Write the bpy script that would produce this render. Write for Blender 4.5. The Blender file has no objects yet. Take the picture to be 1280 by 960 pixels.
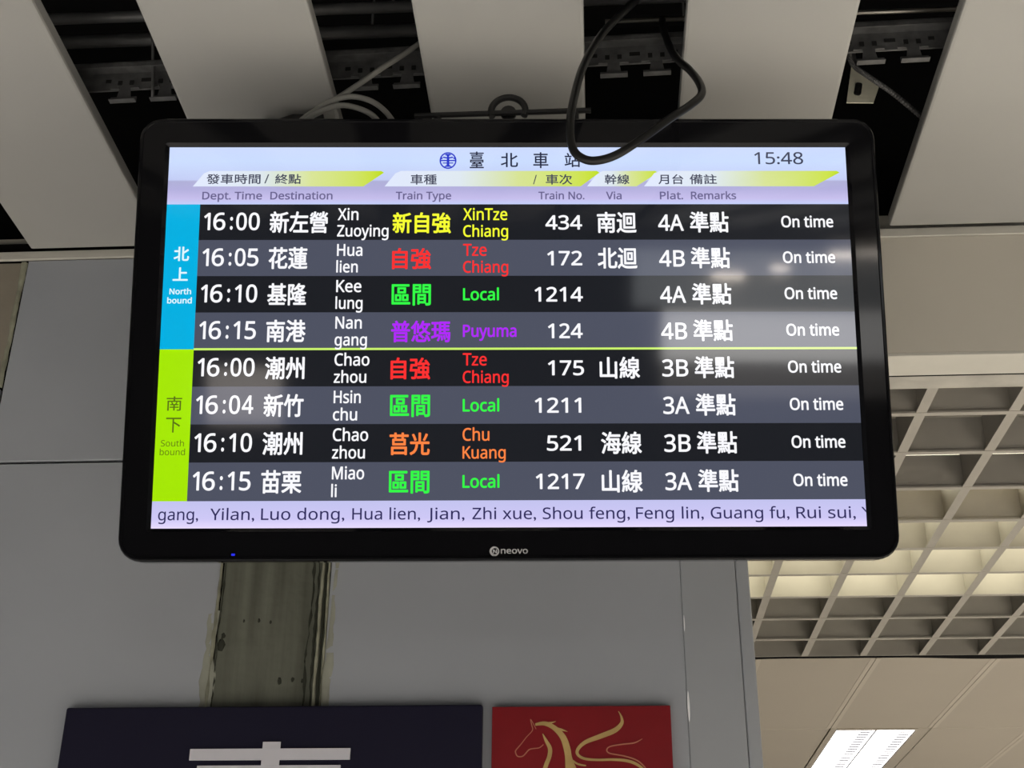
import bpy, bmesh, math, random
from mathutils import Matrix, Vector
random.seed(7)
SC = bpy.context.scene
COL = SC.collection

# ------------------------------------------------------------------ camera
cam_d = bpy.data.cameras.new('camera')
cam_d.sensor_width = 36.0
cam_d.lens = 1689.0 / 1280.0 * 36.0
cam_d.clip_start = 0.02
cam = bpy.data.objects.new('camera', cam_d)
COL.objects.link(cam)
cam.matrix_world = Matrix(((0.9982754, 0.0206822, 0.0549404, 0),
                           (0.0583106, -0.4575547, -0.8872674, 0),
                           (0.0067876, 0.8889409, -0.4579716, 1.5),
                           (0, 0, 0, 1)))
# the rows above are the camera's right / up / back axes written per world coordinate
SC.camera = cam

# ------------------------------------------------------------------ world, lights, exposure
world = bpy.data.worlds.new('hall_daylight')
SC.world = world
world.use_nodes = True
bg = world.node_tree.nodes['Background']
bg.inputs['Color'].default_value = (0.93, 0.97, 1.0, 1)
bg.inputs['Strength'].default_value = 0.12
SC.view_settings.view_transform = 'Standard'
SC.view_settings.look = 'None'
SC.view_settings.gamma = 1.0
SC.view_settings.use_curve_mapping = False
SC.view_settings.exposure = 0.0
SC.cycles.max_bounces = 6


def area(name, loc, sx, sy, power, color, rot=(0, 0, 0)):
    l = bpy.data.lights.new(name, 'AREA')
    l.shape = 'RECTANGLE'
    l.spread = math.radians(135)   # narrowed to keep the lamps out of the bezel reflections
    l.size, l.size_y, l.energy, l.color = sx, sy, power, color
    o = bpy.data.objects.new(name, l)
    o.location, o.rotation_euler = loc, rot
    COL.objects.link(o)
    return o


area('unseen_hall_lamp', (-2.4, -0.5, 2.95), 0.3, 2.8, 105, (1.0, 0.96, 0.91))  # unseen lamps, placed for the room light and the display's shadow
area('unseen_hall_lamp', (2.6, -0.5, 2.95), 0.3, 2.8, 115, (1.0, 0.95, 0.88))
area('unseen_hall_lamp', (0.0, -0.4, 2.98), 3.0, 0.3, 100, (1.0, 0.97, 0.94))
area('unseen_hall_lamp', (-3.8, 0.6, 2.95), 0.3, 2.4, 50, (1.0, 0.96, 0.91))
area('added_side_lamp', (3.6, 2.2, 2.75), 0.3, 3.0, 150, (1.0, 0.93, 0.82))  # unseen warm lamps added to brighten the right side
area('added_side_lamp', (3.0, 6.4, 2.75), 0.3, 3.0, 160, (1.0, 0.93, 0.82))

# ------------------------------------------------------------------ helpers
def lin(c):
    return tuple(((x / 255) / 12.92 if x / 255 <= 0.04045 else ((x / 255 + 0.055) / 1.055) ** 2.4) for x in c)


def mat(name, rgb, rough=0.6, metal=0.0, spec=0.5, noise=0.0, nscale=8.0, bump=0.0, bscale=60.0):
    m = bpy.data.materials.new(name)
    m.use_nodes = True
    nt = m.node_tree
    b = nt.nodes['Principled BSDF']
    b.inputs['Base Color'].default_value = (*rgb, 1)
    b.inputs['Roughness'].default_value = rough
    b.inputs['Metallic'].default_value = metal
    b.inputs['Specular IOR Level'].default_value = spec
    tc = nt.nodes.new('ShaderNodeTexCoord')
    if noise:
        n = nt.nodes.new('ShaderNodeTexNoise')
        n.inputs['Scale'].default_value = nscale
        n.inputs['Detail'].default_value = 4
        r = nt.nodes.new('ShaderNodeValToRGB')
        r.color_ramp.elements[0].position = 0.3
        r.color_ramp.elements[1].position = 0.7
        r.color_ramp.elements[0].color = (*[c * (1 - noise) for c in rgb], 1)
        r.color_ramp.elements[1].color = (*[min(1, c * (1 + noise)) for c in rgb], 1)
        nt.links.new(tc.outputs['Object'], n.inputs['Vector'])
        nt.links.new(n.outputs['Fac'], r.inputs['Fac'])
        nt.links.new(r.outputs['Color'], b.inputs['Base Color'])
    if bump:
        n2 = nt.nodes.new('ShaderNodeTexNoise')
        n2.inputs['Scale'].default_value = bscale
        bp = nt.nodes.new('ShaderNodeBump')
        bp.inputs['Strength'].default_value = bump
        bp.inputs['Distance'].default_value = 0.003
        nt.links.new(tc.outputs['Object'], n2.inputs['Vector'])
        nt.links.new(n2.outputs['Fac'], bp.inputs['Height'])
        nt.links.new(bp.outputs['Normal'], b.inputs['Normal'])
    return m


SCREEN_ROUGH = 0.055
def screen_mat(name, srgb, strength=1.0, ramp=None, axis='Y'):
    """a lit pixel area of the display behind its glossy front"""
    m = bpy.data.materials.new(name)
    m.use_nodes = True
    nt = m.node_tree
    b = nt.nodes['Principled BSDF']
    b.inputs['Base Color'].default_value = (0.004, 0.004, 0.005, 1)
    b.inputs['Roughness'].default_value = SCREEN_ROUGH
    b.inputs['Specular IOR Level'].default_value = 0.55
    b.inputs['Emission Strength'].default_value = strength
    b.inputs['Emission Color'].default_value = (*lin(srgb), 1)
    if ramp:
        uv = nt.nodes.new('ShaderNodeUVMap')
        uv.uv_map = 'UVMap'
        sep = nt.nodes.new('ShaderNodeSeparateXYZ')
        cr = nt.nodes.new('ShaderNodeValToRGB')
        els = cr.color_ramp.elements
        while len(els) < len(ramp):
            els.new(0.5)
        for e, (p, c) in zip(els, ramp):
            e.position = p
            e.color = (*lin(c), 1)
        nt.links.new(uv.outputs['UV'], sep.inputs[0])
        nt.links.new(sep.outputs[axis], cr.inputs['Fac'])
        nt.links.new(cr.outputs['Color'], b.inputs['Emission Color'])
    return m


def emit(name, rgb, strength):
    m = bpy.data.materials.new(name)
    m.use_nodes = True
    b = m.node_tree.nodes['Principled BSDF']
    b.inputs['Base Color'].default_value = (0.6, 0.6, 0.6, 1)
    b.inputs['Emission Color'].default_value = (*rgb, 1)
    b.inputs['Emission Strength'].default_value = strength
    return m


def tag(o, label=None, cat=None, group=None, kind=None):
    if label: o['label'] = label
    if cat: o['category'] = cat
    if group: o['group'] = group
    if kind: o['kind'] = kind
    return o


def empty(name, loc=(0, 0, 0)):
    o = bpy.data.objects.new(name, None)
    o.location = loc
    o.empty_display_size = 0.05
    COL.objects.link(o)
    return o


def link(name, me, m=None, parent=None, smooth=False):
    o = bpy.data.objects.new(name, me)
    if m is not None and len(me.materials) == 0:
        me.materials.append(m)
    if smooth:
        for p in me.polygons: p.use_smooth = True
    COL.objects.link(o)
    if parent is not None: o.parent = parent
    return o


def obj(name, bm, m, parent=None, smooth=False):
    me = bpy.data.meshes.new(name)
    bmesh.ops.recalc_face_normals(bm, faces=bm.faces)
    bm.to_mesh(me)
    bm.free()
    return link(name, me, m, parent, smooth)


def add_box(bm, x0, x1, y0, y1, z0, z1, bev=0.0, seg=1):
    r = bmesh.ops.create_cube(bm, size=1.0)
    vs = r['verts']
    for v in vs:
        v.co = Vector(((x0 + x1) / 2 + v.co.x * (x1 - x0), (y0 + y1) / 2 + v.co.y * (y1 - y0), (z0 + z1) / 2 + v.co.z * (z1 - z0)))
    if bev:
        es = list({e for v in vs for e in v.link_edges})
        bmesh.ops.bevel(bm, geom=es, offset=bev, segments=seg, affect='EDGES', profile=0.5)
    return bm


def box(name, m, x0, x1, y0, y1, z0, z1, parent=None, bev=0.0, seg=1):
    return obj(name, add_box(bmesh.new(), x0, x1, y0, y1, z0, z1, bev, seg), m, parent)


def smooth_path(pts, n=8):
    P = [Vector(p) for p in pts]
    out = []
    for i in range(len(P) - 1):
        p0, p1, p2, p3 = P[max(i - 1, 0)], P[i], P[i + 1], P[min(i + 2, len(P) - 1)]
        for k in range(n):
            t = k / n
            out.append(0.5 * ((2 * p1) + (p2 - p0) * t + (2 * p0 - 5 * p1 + 4 * p2 - p3) * t * t + (3 * p1 - p0 - 3 * p2 + p3) * t ** 3))
    out.append(P[-1])
    return out


def tube(bm, pts, r, seg=12, cap=True, rfun=None):
    pts = [Vector(p) for p in pts]
    rings = []
    t0 = (pts[1] - pts[0]).normalized()
    nrm = t0.orthogonal().normalized()
    for i, p in enumerate(pts):
        t = (pts[min(i + 1, len(pts) - 1)] - pts[max(i - 1, 0)]).normalized()
        nrm = (nrm - t * nrm.dot(t)).normalized()
        bn = t.cross(nrm)
        rr = rfun(i) if rfun else r
        rings.append([bm.verts.new(p + (nrm * math.cos(a) + bn * math.sin(a)) * rr) for a in [2 * math.pi * k / seg for k in range(seg)]])
    for a, b in zip(rings, rings[1:]):
        for k in range(seg):
            bm.faces.new((a[k], a[(k + 1) % seg], b[(k + 1) % seg], b[k]))
    if cap:
        bm.faces.new(list(reversed(rings[0])))
        bm.faces.new(rings[-1])
    return bm


# ------------------------------------------------------------------ materials
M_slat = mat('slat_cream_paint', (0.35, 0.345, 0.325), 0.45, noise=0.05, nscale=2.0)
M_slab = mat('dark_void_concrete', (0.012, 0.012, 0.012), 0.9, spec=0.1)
M_rail = mat('dull_grey_steel', (0.10, 0.10, 0.10), 0.5, metal=0.3, noise=0.35, nscale=40)
M_rod = mat('bare_steel_rod', (0.55, 0.52, 0.46), 0.3, metal=0.9)
M_pipe = mat('grey_conduit', (0.10, 0.10, 0.10), 0.45, metal=0.3, noise=0.2, nscale=20)
M_zinc = mat('cream_bracket_paint', (0.72, 0.70, 0.56), 0.5, noise=0.08, nscale=30)
M_hole = mat('slot_black', (0.004, 0.004, 0.004), 0.8)
M_panel = mat('grey_wall_panel_paint', (0.345, 0.362, 0.39), 0.38, spec=0.4, noise=0.035, nscale=3.0)
M_joint = mat('joint_black', (0.004, 0.004, 0.004), 0.9, spec=0.1)
M_caulk = mat('yellowed_caulk', (0.27, 0.27, 0.20), 0.6, noise=0.35, nscale=25, bump=0.6, bscale=60)
M_soffit = mat('beige_soffit_board', (0.57, 0.535, 0.46), 0.6, noise=0.05, nscale=1.5)
M_trim = mat('pale_trim', (0.55, 0.53, 0.47), 0.5, noise=0.08, nscale=6)
M_blade = mat('louver_blade_cream', (0.37, 0.345, 0.30), 0.5, noise=0.05, nscale=12)
M_tile = mat('beige_metal_tile', (0.42, 0.375, 0.31), 0.45, noise=0.03, nscale=2)
M_floor = mat('hall_floor_stone', (0.58, 0.56, 0.53), 0.35, noise=0.08, nscale=1.0)
M_bezel = mat('display_black_plastic', (0.005, 0.005, 0.006), 0.06, spec=0.2)
M_bezel_edge = mat('display_black_gloss', (0.012, 0.012, 0.013), 0.22, spec=0.5)
M_black_rubber = mat('black_rubber_cable', (0.008, 0.008, 0.008), 0.4, spec=0.3)
M_white_cable = mat('pale_grey_cable', (0.24, 0.235, 0.215), 0.5)
M_black_metal = mat('black_powder_coat', (0.012, 0.012, 0.012), 0.5)
M_navy = mat('navy_sign_face', (0.014, 0.013, 0.028), 0.4, spec=0.15)
M_sign_side = mat('sign_edge_dark', (0.02, 0.022, 0.02), 0.5)
M_letter = mat('white_sign_letter', (0.62, 0.61, 0.66), 0.5)
M_red = mat('red_poster_print', (0.20, 0.008, 0.012), 0.45, spec=0.3, noise=0.10, nscale=8)
M_gold = mat('gold_line_print', (0.50, 0.34, 0.13), 0.45, spec=0.3, noise=0.15, nscale=25)
M_pink = mat('pale_gold_line_print', (0.48, 0.17, 0.11), 0.45, spec=0.3)

# exposed strip of old wall: greenish plaster with dirty vertical streaks
M_strip = mat('dirty_plaster_strip', (0.105, 0.11, 0.085), 0.8, noise=0.3, nscale=9, bump=0.8, bscale=35)
nt = M_strip.node_tree
tc = [n for n in nt.nodes if n.type == 'TEX_COORD'][0]
mp = nt.nodes.new('ShaderNodeMapping')
mp.inputs['Scale'].default_value = (40, 40, 3)
ns = nt.nodes.new('ShaderNodeTexNoise'); ns.inputs['Scale'].default_value = 1.0; ns.inputs['Detail'].default_value = 6
cr = nt.nodes.new('ShaderNodeValToRGB')
cr.color_ramp.elements[0].position = 0.30; cr.color_ramp.elements[0].color = (0.072, 0.075, 0.055, 1)
cr.color_ramp.elements[1].position = 0.72; cr.color_ramp.elements[1].color = (0.145, 0.15, 0.118, 1)
nt.links.new(tc.outputs['Object'], mp.inputs['Vector'])
nt.links.new(mp.outputs['Vector'], ns.inputs['Vector'])
nt.links.new(ns.outputs['Fac'], cr.inputs['Fac'])
nt.links.new(cr.outputs['Color'], nt.nodes['Principled BSDF'].inputs['Base Color'])
M_strip_beige = mat('old_beige_plaster', (0.24, 0.21, 0.165), 0.8, noise=0.15, nscale=6, bump=0.5)

# ------------------------------------------------------------------ setting: floor and slatted ceiling
fl = box('floor', M_floor, -9, 12, -12, 14, -0.1, 0.0)
tag(fl, 'pale stone hall floor below the display', kind='structure')

bm = bmesh.new()
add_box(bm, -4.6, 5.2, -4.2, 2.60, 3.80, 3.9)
add_box(bm, -4.65, -4.6, -4.2, 2.60, 3.12, 3.9)  # unseen side walls added to keep light out of the void
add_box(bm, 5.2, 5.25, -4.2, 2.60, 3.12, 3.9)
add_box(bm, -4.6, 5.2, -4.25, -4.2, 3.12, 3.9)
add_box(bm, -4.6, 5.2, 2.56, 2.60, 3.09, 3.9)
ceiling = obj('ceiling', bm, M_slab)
tag(ceiling, 'open slatted metal ceiling with a dark void above it', kind='structure')

bw = box('added_back_wall', mat('added_wall_dark', (0.05, 0.05, 0.05), 0.8, spec=0.1, noise=0.1), -9, 12, -8.7, -8.5, 0.0, 3.9)  # unseen wall, added so bezel and screen mirror less light
tag(bw, 'unseen dark wall added behind the viewer to darken reflections in the display', kind='structure')

SL_W, SL_P, SL_X0 = 0.2825, 0.4520, -1.178
def slat_mesh():
    """shallow pressed pan: flat face with rounded rolled edges and returns"""
    prof = [(-SL_W / 2 + 0.012, 3.098), (-SL_W / 2 + 0.001, 3.098), (-SL_W / 2, 3.075), (-SL_W / 2 + 0.0015, 3.071), (-SL_W / 2 + 0.006, 3.070),
            (SL_W / 2 - 0.006, 3.070), (SL_W / 2 - 0.0015, 3.071), (SL_W / 2, 3.075), (SL_W / 2 - 0.001, 3.098), (SL_W / 2 - 0.012, 3.098)]
    bm = bmesh.new()
    a = [bm.verts.new((x, -4.1, z)) for x, z in prof]
    b = [bm.verts.new((x, 2.366, z)) for x, z in prof]
    for k in range(len(prof) - 1):
        bm.faces.new((a[k], a[k + 1], b[k + 1], b[k]))
    bm.faces.new(b); bm.faces.new(list(reversed(a)))
    bm.faces.new((a[0], b[0], b[-1], a[-1]))
    bmesh.ops.recalc_face_normals(bm, faces=bm.faces)
    me = bpy.data.meshes.new('ceiling_slat'); bm.to_mesh(me); bm.free()
    me.materials.append(M_slat)
    return me
sm = slat_mesh()
slat_x = []
for i in range(-4, 11):
    o = link('ceiling_slat', sm, parent=ceiling)
    o.location.x = SL_X0 + SL_W / 2 + i * SL_P
    slat_x.append(o.location.x)

# carrier rail that the slats clip to, with its stamped tabs
rail_parts = bmesh.new()
add_box(rail_parts, -1.75, 1.55, 1.944, 1.948, 3.128, 3.168)
add_box(rail_parts, -1.75, 1.55, 1.915, 1.948, 3.167, 3.170)
add_box(rail_parts, -1.75, 1.55, 1.915, 1.918, 3.158, 3.170)
rail = obj('carrier_rail', rail_parts, M_rail, ceiling)
def tab_mesh():
    bm = bmesh.new()
    add_box(bm, -0.0245, 0.0245, -0.0015, 0.0015, 0.0, 0.011)
    vs = [(-0.013, 0.011), (0.013, 0.011), (0.010, 0.030), (-0.010, 0.030)]
    f = [bm.verts.new((x, 0.0015, z)) for x, z in vs]
    g = [bm.verts.new((x, -0.0015, z)) for x, z in vs]
    bm.faces.new(f); bm.faces.new(list(reversed(g)))
    for k in range(4):
        bm.faces.new((f[k], f[(k + 1) % 4], g[(k + 1) % 4], g[k]))
    add_box(bm, -0.0245, 0.0245, -0.010, 0.0015, -0.001, 0.001)
    for sx in (-0.019, 0.019):
        add_box(bm, sx - 0.008, sx + 0.008, -0.0035, 0.0015, 0.030, 0.034)
    bmesh.ops.recalc_face_normals(bm, faces=bm.faces)
    me = bpy.data.meshes.new('clip_tab'); bm.to_mesh(me); bm.free()
    me.materials.append(M_rail)
    return me
def slot_mesh():
    bm = bmesh.new()
    for dx in (-0.011, 0.011):
        add_box(bm, dx - 0.004, dx + 0.004, -0.002, 0.0, 0.040, 0.049)
    for dx in (-0.034, 0.034):
        add_box(bm, dx - 0.005, dx + 0.005, -0.002, 0.0, 0.046, 0.053)
    bmesh.ops.recalc_face_normals(bm, faces=bm.faces)
    me = bpy.data.meshes.new('punched_slot'); bm.to_mesh(me); bm.free()
    me.materials.append(M_hole)
    return me
tm, hm = tab_mesh(), slot_mesh()
for i in range(-1, 5):
    gx = SL_X0 + SL_W + i * SL_P
    for d in (0.051, 0.128):
        o = link('clip_tab', tm, parent=rail); o.location = (gx + d, 1.944, 3.099)
        h = link('punched_slot', hm, parent=rail); h.location = (gx + d, 1.944, 3.099)

# pipes and rod in the void
def rod(name, m, x0, x1, y, z, r, drop=0.0):
    bm = tube(bmesh.new(), [(x0, y, z), (x1, y, z + drop)], r, 12)
    return obj(name, bm, m, None, True)
steel_rod = rod('steel_rod', M_rod, 0.05, 1.30, 1.985, 3.30, 0.0045)
tag(steel_rod, 'thin bright steel rod crossing the dark void above the display right of centre', 'rod')
p1 = rod('conduit_pipe', M_pipe, -1.9, -0.05, 1.925, 3.30, 0.011)
tag(p1, 'upper dull grey conduit crossing the leftmost dark ceiling gap', 'pipe', 'conduits in the ceiling void')
p2 = rod('conduit_pipe', M_pipe, -1.9, -0.05, 1.99, 3.30, 0.013)
tag(p2, 'lower dull grey conduit crossing the leftmost dark ceiling gap, just above the clip rail', 'pipe', 'conduits in the ceiling void')
p3 = rod('conduit_pipe', M_pipe, 0.0, 1.4, 1.93, 3.30, 0.008)
tag(p3, 'slim dark conduit in the void behind the top of the black cable loop', 'pipe', 'conduits in the ceiling void')
for o_, xs in ((steel_rod, (0.2, 1.15)), (p1, (-1.6, -0.35)), (p2, (-1.55, -0.40)), (p3, (0.2, 1.2))):
    for xx in xs:   # threaded hangers up to the slab
        yz = o_.data.vertices[0].co
        yy = sum(v.co.y for v in o_.data.vertices) / len(o_.data.vertices)
        obj('hanger', tube(bmesh.new(), [(xx, yy, 3.30), (xx, yy, 3.81)], 0.003, 6), M_pipe, o_, True)
for xx in (-1.4, -0.12, 0.34, 1.24):
    obj('hanger', tube(bmesh.new(), [(xx, 1.935, 3.168), (xx, 1.935, 3.81)], 0.003, 6), M_rail, rail, True)
rail.rotation_euler = (0, 0, -0.028)
rail.location = (-0.053, -0.035, 0)
hw = obj('hanger_wire', tube(bmesh.new(), smooth_path([(-0.787, 1.93, 3.105), (-0.790, 1.90, 3.20), (-0.800, 1.86, 3.35), (-0.81, 1.86, 3.80)], 4), 0.0035, 6), M_pipe, None, True)
tag(hw, 'thin hanger wire rising beside the clip tabs in the leftmost dark gap', 'wire')

# cream slotted bracket and flexible conduit in the right gap
br = empty('slotted_bracket', (0.537, 2.10, 3.20))
tag(br, 'cream slotted metal bracket in the dark gap above the right corner of the display', 'bracket')
bm = bmesh.new()
pts = [(0.512, 3.180), (0.563, 3.177), (0.578, 3.216), (0.541, 3.266), (0.531, 3.270)]
f = [bm.verts.new((x - 0.537, 0, z - 3.20)) for x, z in pts]
g = [bm.verts.new((x - 0.537, 0.003, z - 3.20)) for x, z in pts]
bm.faces.new(f); bm.faces.new(list(reversed(g)))
for k in range(len(pts)):
    bm.faces.new((f[k], f[(k + 1) % len(pts)], g[(k + 1) % len(pts)], g[k]))
obj('plate', bm, M_zinc, br)
o = obj('slot', add_box(bmesh.new(), -0.0065, 0.0065, -0.0015, 0.001, -0.015, 0.015, 0.004, 2), M_hole, br)
o.location = (0.000, 0, 0.010); o.rotation_euler = (0, math.radians(13), 0)
obj('hanger', add_box(bmesh.new(), -0.004, 0.006, 0.003, 0.008, 0.05, 0.61), M_pipe, br)
cp = smooth_path([(0.500, 1.985, 3.215), (0.508, 2.0, 3.189), (0.538, 2.02, 3.176), (0.593, 2.06, 3.163), (0.667, 2.12, 3.140), (0.75, 2.18, 3.112)], 26)
fc = obj('flexible_conduit', tube(bmesh.new(), cp, 0.005, 10, rfun=lambda i: 0.0055 if i % 2 else 0.0042), M_rail, None)
tag(fc, 'ribbed dark flexible conduit running down from the cream slotted bracket', 'conduit')

# ------------------------------------------------------------------ setting: front wall
W0 = 2.38
bm = bmesh.new()
add_box(bm, -4.6, 0.288, W0 + 0.012, W0 + 0.18, 0.0, 3.10)
wall = obj('wall_front', bm, M_joint)
tag(wall, 'grey panelled wall behind the display with exposed vertical strips', kind='structure')
def panel(x0, x1, z0, z1, m=M_panel, y0=W0, y1=W0 + 0.012, bev=0.0012, name='wall_panel'):
    return box(name, m, x0, x1, y0, y1, z0, z1, wall, bev)
ZT = 3.048
panel(-1.1835, -0.693, 2.5795, ZT)
panel(-1.1835, -0.693, 0.02, 2.5740)
panel(-0.4835, 0.1655, 2.5795, ZT)
panel(-0.4835, 0.1655, 0.02, 2.5740)
panel(-1.90, -1.190, 0.02, 2.742, y0=W0 - 0.001)
panel(-1.90, -1.395, 2.748, ZT)
for x0 in (-2.42, -2.94, -3.46, -3.98, -4.5):
    panel(x0, x0 + 0.51, 2.5795, ZT)
    panel(x0, x0 + 0.51, 0.02, 2.5740)
s = panel(-1.39, -1.195, 2.748, 3.046, M_strip_beige, W0 + 0.004, name='exposed_strip')
s = panel(-0.688, -0.488, 0.02, 3.046, M_strip, W0 + 0.004, name='exposed_strip')

def ragged(name, x, z0, z1, w, seed, y=W0 - 0.0015, parent=wall, m=M_caulk, wob=0.004):
    rnd = random.Random(seed)
    bm = bmesh.new()
    n = int((z1 - z0) / 0.012)
    prev = None
    a = b = 0.0
    for i in range(n + 1):
        z = z0 + (z1 - z0) * i / n
        a = a * 0.82 + rnd.uniform(-1, 1) * wob * 0.5
        b = b * 0.82 + rnd.uniform(-1, 1) * wob * 0.5
        row = [bm.verts.new((x - w / 2 + a, W0 + 0.0035, z)), bm.verts.new((x - w / 4 + a, y + rnd.uniform(-.0006, .0006), z)),
               bm.verts.new((x + w / 4 + b, y + rnd.uniform(-.0006, .0006), z)), bm.verts.new((x + w / 2 + b, W0 + 0.0035, z))]
        if prev:
            for k in range(3):
                bm.faces.new((prev[k], prev[k + 1], row[k + 1], row[k]))
        prev = row
    return obj(name, bm, m, parent, True)
M_smear = mat('thin_filler_smear', (0.30, 0.305, 0.25), 0.6, noise=0.12, nscale=18)
M_groove = mat('dirty_groove', (0.035, 0.037, 0.027), 0.8, spec=0.2)
ragged('caulk_bead', -0.6925, 1.6, 3.045, 0.006, 1, wob=0.0025)
ragged('filler_smear', -0.701, 1.75, 2.27, 0.022, 11, y=W0 - 0.0004, m=M_smear, wob=0.006)
ragged('filler_smear', -0.475, 1.9, 3.00, 0.016, 12, y=W0 - 0.0004, m=M_smear, wob=0.004)
ragged('caulk_bead', -0.4985, 1.6, 3.045, 0.005, 2, y=W0 - 0.002, wob=0.0025)
ragged('caulk_bead', -0.4865, 1.6, 3.045, 0.0045, 3, y=W0 - 0.002, wob=0.002)
ragged('caulk_bead', -1.192, 2.745, 3.045, 0.012, 4, wob=0.003)
ragged('caulk_bead', -1.391, 2.745, 3.045, 0.012, 5)
ragged('dirt_groove', -0.4925, 1.6, 3.045, 0.004, 7, y=W0 - 0.0002, m=M_groove, wob=0.0015)
ragged('dirt_groove', -0.506, 1.75, 3.045, 0.0018, 6, y=W0 + 0.002, m=M_groove, wob=0.004)
ragged('dirt_groove', -0.518, 1.75, 3.045, 0.002, 8, y=W0 + 0.003, m=M_groove, wob=0.006)
ragged('dirt_groove', -0.684, 1.75, 3.045, 0.003, 9, y=W0 + 0.002, m=M_groove, wob=0.003)
for k, (cx, cz, rr) in enumerate([(-0.678, 2.205, 0.007), (-0.676, 2.222, 0.004), (-0.564, 2.137, 0.004), (-0.54, 2.14, 0.003), (-0.522, 2.137, 0.0025), (-0.612, 2.25, 0.0025), (-0.59, 2.247, 0.002), (-0.64, 2.25, 0.002)]):
    bm = bmesh.new()   # dark gouges left in the plaster
    bmesh.ops.create_icosphere(bm, subdivisions=2, radius=1.0)
    rnd = random.Random(k)
    for v in bm.verts:
        q = 1 + rnd.uniform(-.25, .25)
        v.co = Vector((cx + v.co.x * rr * q, W0 + 0.0042 + v.co.y * 0.0008, cz + v.co.z * rr * 1.7 * q))
    obj('plaster_scar', bm, M_groove, wall, True)

# corner column cover strip on the right end of the wall
col = empty('corner_column', (0.2265, W0, 0))
tag(col, 'grey metal clad corner post at the right end of the wall', kind='structure')
def lbox(name, m, x0, x1, y0, y1, z0, z1, bev=0.0, seg=1):
    return obj(name, add_box(bmesh.new(), x0 - 0.2265, x1 - 0.2265, y0 - W0, y1 - W0, z0, z1, bev, seg), m, col, False)
M_post = mat('post_grey_paint', (0.34, 0.355, 0.375), 0.30, spec=0.5, noise=0.03, nscale=3)
lbox('cover_panel', M_post, 0.1655, 0.2650, W0 - 0.0015, W0 + 0.012, 0.02, 3.05, 0.0012, 2)
lbox('edge_profile', M_post, 0.2658, 0.2895, W0 - 0.0025, W0 + 0.19, 0.02, 3.05, 0.003, 2)

M_glint = mat('glint_white', (0.9, 0.9, 0.92), 0.5)  # pale blobs that paint lamp glints onto the post edge
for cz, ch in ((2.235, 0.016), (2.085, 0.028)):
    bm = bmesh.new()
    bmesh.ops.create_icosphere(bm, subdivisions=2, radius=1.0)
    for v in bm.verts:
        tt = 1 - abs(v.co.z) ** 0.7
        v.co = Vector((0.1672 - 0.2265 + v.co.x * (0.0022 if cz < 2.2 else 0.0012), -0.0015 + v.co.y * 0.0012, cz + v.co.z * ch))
    obj('painted_glint', bm, M_glint, col, True)

# angle trim along the top of the wall, and the soffit that carries on to the right
tr = bmesh.new()
add_box(tr, -4.6, 3.6, W0 - 0.004, W0 + 0.004, 3.050, 3.067, 0.001)
add_box(tr, -4.6, 3.6, W0 - 0.004, W0 + 0.10, 3.066, 3.069)
trim = obj('trim_1', tr, M_trim)
tag(trim, 'pale angle trim between the wall top and the ceiling slats', kind='structure')
ut = box('trim_2', M_trim, -4.6, 3.6, W0 + 0.035, W0 + 0.055, 3.070, 3.128)
tag(ut, 'pale wall ledge seen inside the far left ceiling gap', kind='structure')

sof = box('soffit', M_soffit, 0.290, 3.6, W0, W0 + 0.02, 2.780, 3.049)
tag(sof, 'beige bulkhead right of the display under the ceiling slats', kind='structure')
box('bottom_board', M_trim, 0.290, 3.6, W0 + 0.0005, W0 + 0.085, 2.7725, 2.780, sof, 0.001)
M_rough = mat('weathered_edge_board', (0.42, 0.40, 0.355), 0.7, noise=0.14, nscale=14, bump=0.5, bscale=20)
box('edge_board', M_rough, 0.290, 3.6, W0 + 0.0895, W0 + 0.150, 2.7745, 2.800, sof, 0.002)
box('joint_line', M_joint, 0.290, 3.6, W0 + 0.0845, W0 + 0.0900, 2.7728, 2.779, sof)
box('back_board', M_slab, 0.290, 3.6, W0 + 0.02, W0 + 0.14, 2.79, 3.05, sof)

# ------------------------------------------------------------------ egg-crate louver ceiling right of the wall
GX = [0.1325 + 0.1985 * k for k in range(0, 12)]
GY = [2.560, 2.703, 2.912, 3.126, 3.345, 3.552, 3.755, 3.958, 4.178, 4.402]
GZ, GH = 2.80, 0.0905
lou = box('louver_frame', M_slab, 0.12, 2.4, W0 + 0.17, 4.62, 3.30, 3.34)
lou.name = 'ceiling_louver'
tag(lou, 'cream egg-crate louver ceiling with a light behind part of it', kind='structure')
for gx in GX:
    bm = bmesh.new()
    add_box(bm, gx - 0.0115, gx + 0.0115, 2.535, 4.598, GZ, GZ + 0.004)
    add_box(bm, gx - 0.0035, gx + 0.0035, 2.535, 4.598, GZ + 0.004, GZ + GH)
    obj('long_blade', bm, M_blade, lou)
for gy in GY:
    bm = bmesh.new()
    add_box(bm, GX[0] - 0.01, GX[-1] + 0.01, gy - 0.008, gy + 0.008, GZ - 0.0008, GZ + 0.004)
    add_box(bm, GX[0] - 0.01, GX[-1] + 0.01, gy - 0.002, gy + 0.002, GZ + 0.004, GZ + GH - 0.001)
    obj('cross_blade', bm, M_blade, lou)
bm = bmesh.new()   # end blade
add_box(bm, GX[0] - 0.01, GX[-1] + 0.01, 4.600, 4.606, GZ, GZ + GH)
obj('cross_blade', bm, M_blade, lou)
bm = bmesh.new()   # sides of the louver void
add_box(bm, 0.08, 0.12, W0 + 0.17, 4.62, 2.80, 3.34)
add_box(bm, 2.36, 2.40, W0 + 0.17, 4.62, 2.80, 3.34)
add_box(bm, 0.12, 2.36, 4.608, 4.62, 2.80, 3.34)
add_box(bm, 0.12, 2.36, W0 + 0.16, W0 + 0.17, 2.80, 3.34)
obj('void_side', bm, M_slab, lou)

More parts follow.
